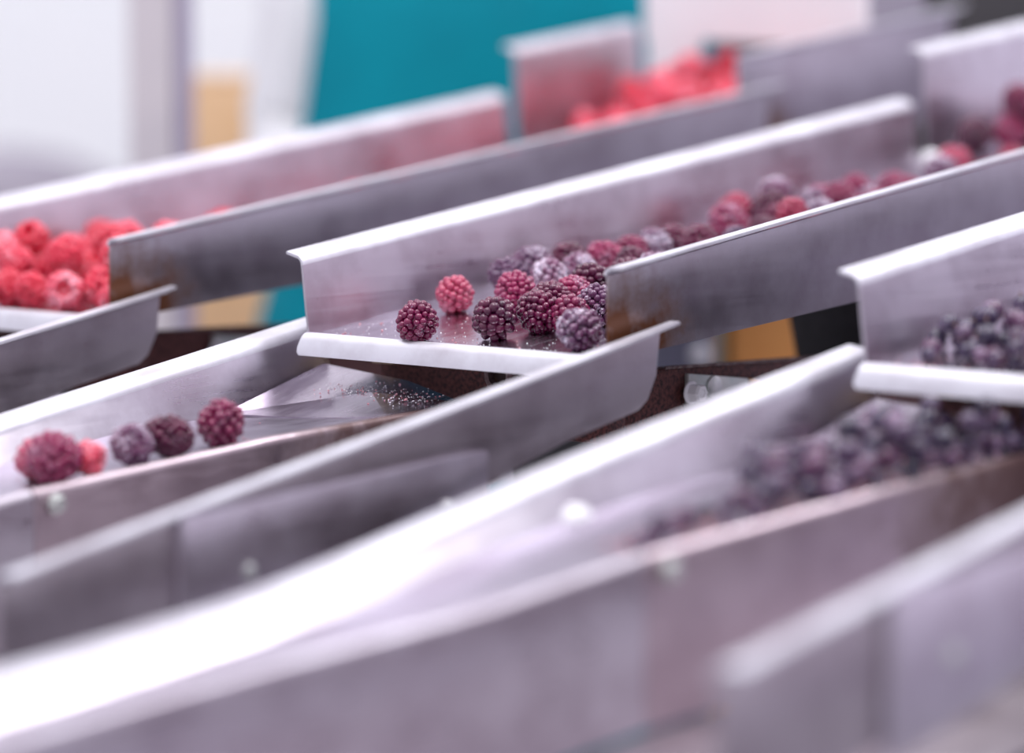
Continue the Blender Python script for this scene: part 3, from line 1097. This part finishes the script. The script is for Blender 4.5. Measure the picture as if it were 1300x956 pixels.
D_ = 3.35
x0, x1 = px_x(228, D_), px_x(330, D_)
ztop_ = px_z(98, D_)
hh = 0.30
zc = ztop_
stack = []
i = 0
while zc > 0.02:
    zlo = max(0.0, zc - hh)
    if zlo < 0.12:
        zlo = 0.0
    stack.append((zlo, zc))
    zc = zlo - 0.0045 if zlo > 0 else 0.0
names = ['brown carton on top of the stack behind the raspberry tray', 'brown carton second from the top of the stack', 'brown carton third from the top of the stack', 'brown carton at the foot of the stack']
for k, (a_, b_) in enumerate(stack):
    carton('carton', names[min(k, 3)], x0, x0 + 0.28, a_, b_ - 0.004, 3.35, 0.28, 'carton', 'cartons stacked behind the line')

# orange crate, blue-grey drum and dark cabinet seen below the middle tray
D_ = 2.70
xo0, xo1 = px_x(902, D_), px_x(1010, D_)
oc = thing('orange_bin', 'tall orange plastic bin behind the blackberry tray', 'bin', ((xo0 + xo1) / 2 + 0.042, D_ + 0.052, 0))
hb = 1.07
wbin = xo1 - xo0 + 0.06
bm = bmesh.new()
for sx, sy, w_, d_ in ((0, -0.047, wbin, 0.006), (0, 0.047, wbin, 0.006), (-wbin / 2 + .003, 0, 0.006, 0.1), (wbin / 2 - .003, 0, 0.006, 0.1)):
    add_box(bm, (sx, sy, hb / 2), (w_, d_, hb))
add_box(bm, (0, 0, 0.01), (wbin, 0.1, 0.02))
link('bin_body', finish(bm, 'bin_body', 30), 'orange_plastic', oc)
bm = bmesh.new()
for sx, sy, w_, d_ in ((0, -0.052, wbin + .012, 0.012), (0, 0.052, wbin + .012, 0.012), (-wbin / 2 - .001, 0, 0.012, 0.1), (wbin / 2 + .001, 0, 0.012, 0.1)):
    add_box(bm, (sx, sy, hb), (w_, d_, 0.02))
link('rim', finish(bm, 'rim', 30), 'orange_plastic', oc)

D_ = 2.62
xk0, xk1 = px_x(826, D_), px_x(910, D_)
kc = (xk0 + xk1) / 2
sc_ = thing('support_column', 'blue-grey support column beneath the short raspberry tray', 'column', (kc, D_ + 0.03, 0))
hk = O[2] + 0.055
link('column_tube', box_mesh('column_tube', (0, 0, hk / 2), (xk1 - xk0, 0.05, hk), 0.003), 'drum_blue', sc_)
link('foot_plate', box_mesh('foot_plate', (0, 0, 0.006), (0.14, 0.14, 0.012), 0.001), 'drum_blue', sc_)
link('cap_plate', box_mesh('cap_plate', (0, 0, hk + 0.004), (0.09, 0.09, 0.008), 0.001), 'drum_blue', sc_)
link('glint_bolt', lathe([(0.0075, 0.001), (0.0080, -0.001), (0.0075, -0.004), (0.004, -0.006), (0.0008, -0.0066)], 'glint_bolt', 'Y', 20, (px_x(890, D_) - kc, -0.025, px_z(452, D_))), 'bolt_and_glint_white', sc_)  # white head added in place of a blurred highlight

D_ = 3.9
xc0 = px_x(1012, D_)
cb = thing('control_cabinet', 'black control cabinet standing behind the trays', 'cabinet', (xc0 + 0.35, D_ + 0.2, 0))
link('body', box_mesh('body', (0, 0, 0.85), (0.70, 0.38, 1.50), 0.006), 'cabinet_dark', cb)
dd = link('door', box_mesh('door', (0, -0.195, 0.85), (0.64, 0.012, 1.40), 0.004), 'cabinet_dark', cb)
link('handle', box_mesh('handle', (0.26, -0.208, 0.8), (0.02, 0.016, 0.12), 0.004), 'zinc', dd)
link('plinth', box_mesh('plinth', (0, 0, 0.05), (0.66, 0.34, 0.10), 0.003), 'rubber', cb)

# grey trolley box low at the back wall
gb = thing('grey_bin', 'grey plastic bin by the white wall', 'bin', (px_x(-10, 4.6), 4.75, 0))
link('bin_body', lathe([(0.13, 0), (0.135, 0.01), (0.165, 0.95), (0.172, 0.955), (0.172, 0.985), (0.16, 0.99)], 'bin_body', 'Z', 32), 'cabinet_grey', gb)
link('lid', lathe([(0.170, 0.99), (0.175, 1.0), (0.165, 1.03), (0.08, 1.07), (0.01, 1.08)], 'lid', 'Z', 32), 'cabinet_grey', gb)


# ------------------------------------------------------------------ worker in white coat and teal apron
def loft(rings, name, smooth=60, close=True):
    """rings of points joined into one skin"""
    bm = bmesh.new()
    vs = [[bm.verts.new(p_) for p_ in r_] for r_ in rings]
    n_ = len(vs[0])
    for i_ in range(len(vs) - 1):
        for k_ in range(n_):
            bm.faces.new((vs[i_][k_], vs[i_][(k_ + 1) % n_], vs[i_ + 1][(k_ + 1) % n_], vs[i_ + 1][k_]))
    if close:
        bm.faces.new(vs[0])
        bm.faces.new(vs[-1])
    return finish(bm, name, smooth)


def ell(cx, cy, z, rx, ry, n_=28, p_=2.3):
    out = []
    for k_ in range(n_):
        t_ = 2 * math.pi * k_ / n_
        c_, s_ = math.cos(t_), math.sin(t_)
        out.append((cx + rx * math.copysign(abs(c_) ** (2 / p_), c_), cy + ry * math.copysign(abs(s_) ** (2 / p_), s_), z))
    return out


def tube(path, radii, name, n_=16):
    rings = []
    P = [Vector(q_) for q_ in path]
    for i_, q_ in enumerate(P):
        d_ = (P[min(i_ + 1, len(P) - 1)] - P[max(i_ - 1, 0)]).normalized()
        qt = d_.to_track_quat('Z', 'Y')
        rings.append([tuple(q_ + qt @ Vector((radii[i_] * math.cos(2 * math.pi * k_ / n_), radii[i_] * math.sin(2 * math.pi * k_ / n_), 0))) for k_ in range(n_)])
    return loft(rings, name)


def skin_body(name, verts, edges, radii, root, mat, parent, sub=2):
    me = bpy.data.meshes.new(name)
    me.from_pydata(verts, edges, [])
    o = link(name, me, mat, parent)
    md = o.modifiers.new('skin', 'SKIN')
    sv = me.skin_vertices[0].data
    for i_, r_ in enumerate(radii):
        sv[i_].radius = r_ if isinstance(r_, tuple) else (r_, r_)
    sv[root].use_root = True
    md.use_smooth_shade = True
    ss = o.modifiers.new('sub', 'SUBSURF')
    ss.levels = ss.render_levels = sub
    return o


PY = 2.98
pw = thing('person', 'worker in white coat and teal apron standing behind the raspberry tray', 'person', (px_x(655, PY), PY + 0.13, 0), math.radians(6))
# body: one continuous figure (x right, -y towards the line)
bv, be, brd = [], [], []


def jv(p_, r_, par=None):
    bv.append(p_)
    brd.append(r_)
    if par is not None:
        be.append((par, len(bv) - 1))
    return len(bv) - 1


pel = jv((0, 0, 0.92), (0.13, 0.09))
wst = jv((0, 0, 1.06), (0.115, 0.085), pel)
chs = jv((0, 0, 1.26), (0.14, 0.095), wst)
nkb = jv((0, 0.005, 1.41), (0.055, 0.055), chs)
nkt = jv((0, -0.005, 1.47), (0.047, 0.05), nkb)
hd1 = jv((0, -0.015, 1.535), (0.062, 0.072), nkt)
hd2 = jv((0, -0.010, 1.60), (0.076, 0.09), hd1)
hd3 = jv((0, -0.003, 1.665), (0.062, 0.075), hd2)
HANDS = []
for sx in (-1, 1):
    sh = jv((sx * 0.165, 0.005, 1.36), 0.055, chs)
    el = jv((sx * 0.208, -0.005, 1.12), 0.036, sh)
    wr = jv((sx * 0.125, -0.215, 1.065), 0.027, el)
    hn = jv((sx * 0.105, -0.260, 1.060), (0.036, 0.018), wr)
    hn2 = jv((sx * 0.095, -0.300, 1.055), (0.036, 0.015), hn)
    HANDS.append((sx, Vector(bv[hn2])))
    hp_ = jv((sx * 0.085, 0, 0.84), 0.085, pel)
    kn = jv((sx * 0.090, -0.01, 0.48), 0.056, hp_)
    an = jv((sx * 0.092, 0.015, 0.09), 0.038, kn)
    jv((sx * 0.10, -0.12, 0.04), 0.036, an)
skin_body('body', bv, be, brd, 0, 'skin', pw)
for sx, hc in HANDS:
    fv, fe, frd = [], [], []
    for k_ in range(4):
        b0 = hc + Vector(((k_ - 1.5) * 0.018, 0.010, 0))
        ln = (0.055, 0.065, 0.060, 0.045)[k_ if sx > 0 else 3 - k_]
        i0 = len(fv)
        fv += [tuple(b0), tuple(b0 + Vector((0, -ln * 0.5, -0.004))), tuple(b0 + Vector((0, -ln * 0.85, -0.018))), tuple(b0 + Vector((0, -ln, -0.034)))]
        fe += [(i0, i0 + 1), (i0 + 1, i0 + 2), (i0 + 2, i0 + 3)]
        frd += [0.009, 0.0085, 0.008, 0.007]
    b0 = hc + Vector((-sx * 0.030, 0.035, -0.004))
    i0 = len(fv)
    fv += [tuple(b0), tuple(b0 + Vector((-sx * 0.020, -0.022, -0.010))), tuple(b0 + Vector((-sx * 0.022, -0.046, -0.018)))]
    fe += [(i0, i0 + 1), (i0 + 1, i0 + 2)]
    frd += [0.011, 0.0095, 0.008]
    for j0 in (0, 4, 8, 12, 16):
        pass
    o = skin_body('fingers', fv, fe, frd, 0, 'skin', pw, 1)
    for j0 in (0, 4, 8, 12, 16):
        o.data.skin_vertices[0].data[j0].use_root = True
# coat with sleeves
rings = [ell(0, 0, 0.62, 0.235, 0.150), ell(0, 0, 0.80, 0.225, 0.145), ell(0, 0, 0.95, 0.212, 0.138), ell(0, 0, 1.06, 0.190, 0.122),
         ell(0, 0, 1.18, 0.190, 0.124), ell(0, 0, 1.28, 0.195, 0.126), ell(0, 0, 1.36, 0.185, 0.112), ell(0, 0, 1.405, 0.135, 0.090), ell(0, 0, 1.43, 0.075, 0.070)]
ct = link('coat', loft(rings, 'coat'), 'coat_white', pw)
for sx in (-1, 1):
    link('sleeve', tube([(sx * 0.13, 0.005, 1.375), (sx * 0.185, 0.005, 1.345), (sx * 0.188, 0.002, 1.25), (sx * 0.205, -0.002, 1.17), (sx * 0.208, -0.014, 1.128), (sx * 0.198, -0.060, 1.105),
                         (sx * 0.170, -0.13, 1.085), (sx * 0.136, -0.195, 1.068)], [0.062, 0.062, 0.052, 0.049, 0.049, 0.046, 0.042, 0.040], 'sleeve'), 'coat_white', ct)
    link('collar', tube([(sx * 0.066, 0.03, 1.435), (sx * 0.07, -0.02, 1.435), (sx * 0.045, -0.075, 1.415), (sx * 0.012, -0.105, 1.375)], [0.013, 0.016, 0.018, 0.008], 'collar'), 'coat_white', ct)
# apron: curved sheet with folds
rows = []
for z in lin(0.42, 1.33, 26):
    half = 0.190 if z > 1.26 else (0.190 + (1.26 - z) * 0.14 if z > 1.10 else 0.212 + (1.10 - z) * 0.28)
    ry = np.interp(z, [0.42, 0.62, 0.95, 1.06, 1.28, 1.36], [0.165, 0.160, 0.150, 0.136, 0.139, 0.125])
    rx = np.interp(z, [0.42, 0.62, 0.95, 1.06, 1.28, 1.36], [0.30, 0.295, 0.268, 0.240, 0.222, 0.215])
    row = []
    for u in lin(-1, 1, 33):
        x = u * min(half, rx * 0.985)
        y = -ry * (1 - min(0.985, abs(x / rx)) ** 2.3) ** (1 / 2.3)
        fold = 0.005 * math.sin(u * 9.0 + 1.1 + z * 2) * (1.0 if z < 1.1 else 0.7) + 0.010 * math.exp(-((u + 0.04 - (z - 1.2) * 0.3) / 0.06) ** 2)
        row.append((x, y - 0.010 - max(-0.002, fold), z))
    rows.append(row)
ap = link('apron', grid_solid(rows, 0.002, 'apron', 70), 'apron_teal', pw)
link('waist_tie', loft([ell(0, 0, 1.035, 0.200, 0.147), ell(0, 0, 1.065, 0.200, 0.147)], 'waist_tie', 30, False), 'apron_teal', ap)
for sx in (-1, 1):
    link('neck_strap', tube([(sx * 0.125, -0.125, 1.32), (sx * 0.105, -0.108, 1.37), (sx * 0.085, -0.072, 1.428), (sx * 0.066, 0.0, 1.452), (sx * 0.03, 0.066, 1.452), (0, 0.076, 1.45)], [0.008] * 6, 'neck_strap', 8), 'apron_teal', ap)
# trousers, shoes, head details
for sx in (-1, 1):
    link('trouser_leg', tube([(sx * 0.085, 0, 0.86), (sx * 0.090, -0.005, 0.48), (sx * 0.093, 0.012, 0.07)], [0.105, 0.080, 0.066], 'trouser_leg'), 'trousers', pw)
    link('shoe', loft([ell(sx * 0.098, -0.055, 0.0, 0.048, 0.135), ell(sx * 0.098, -0.055, 0.028, 0.050, 0.138), ell(sx * 0.097, -0.04, 0.065, 0.044, 0.112), ell(sx * 0.095, 0.0, 0.095, 0.040, 0.062)], 'shoe'), 'shoe', pw)
    link('eye', lathe([(0.004, -0.012), (0.010, -0.008), (0.012, 0), (0.008, 0.009)], 'eye', 'Y', 12, (sx * 0.030, -0.080, 1.597)), 'eye', pw)
    link('ear', lathe([(0.010, -0.004), (0.022, 0.0), (0.018, 0.005), (0.008, 0.007)], 'ear', 'X', 12, (sx * 0.074, 0.0, 1.585)), 'skin', pw)
link('nose', loft([ell(0, -0.088, 1.605, 0.008, 0.008, 10), ell(0, -0.098, 1.58, 0.012, 0.014, 10), ell(0, -0.098, 1.565, 0.016, 0.014, 10), ell(0, -0.088, 1.558, 0.012, 0.008, 10)], 'nose'), 'skin', pw)
link('mouth', tube([(-0.024, -0.078, 1.533), (0, -0.086, 1.531), (0.024, -0.078, 1.533)], [0.004, 0.007, 0.004], 'mouth', 8), 'lips', pw)
link('hygiene_cap', loft([ell(0, 0.0, 1.625, 0.086, 0.100), ell(0, 0.0, 1.65, 0.092, 0.106), ell(0, 0.005, 1.70, 0.086, 0.100), ell(0, 0.01, 1.74, 0.06, 0.07), ell(0, 0.01, 1.755, 0.02, 0.02)], 'hygiene_cap'), 'cap_white', pw)
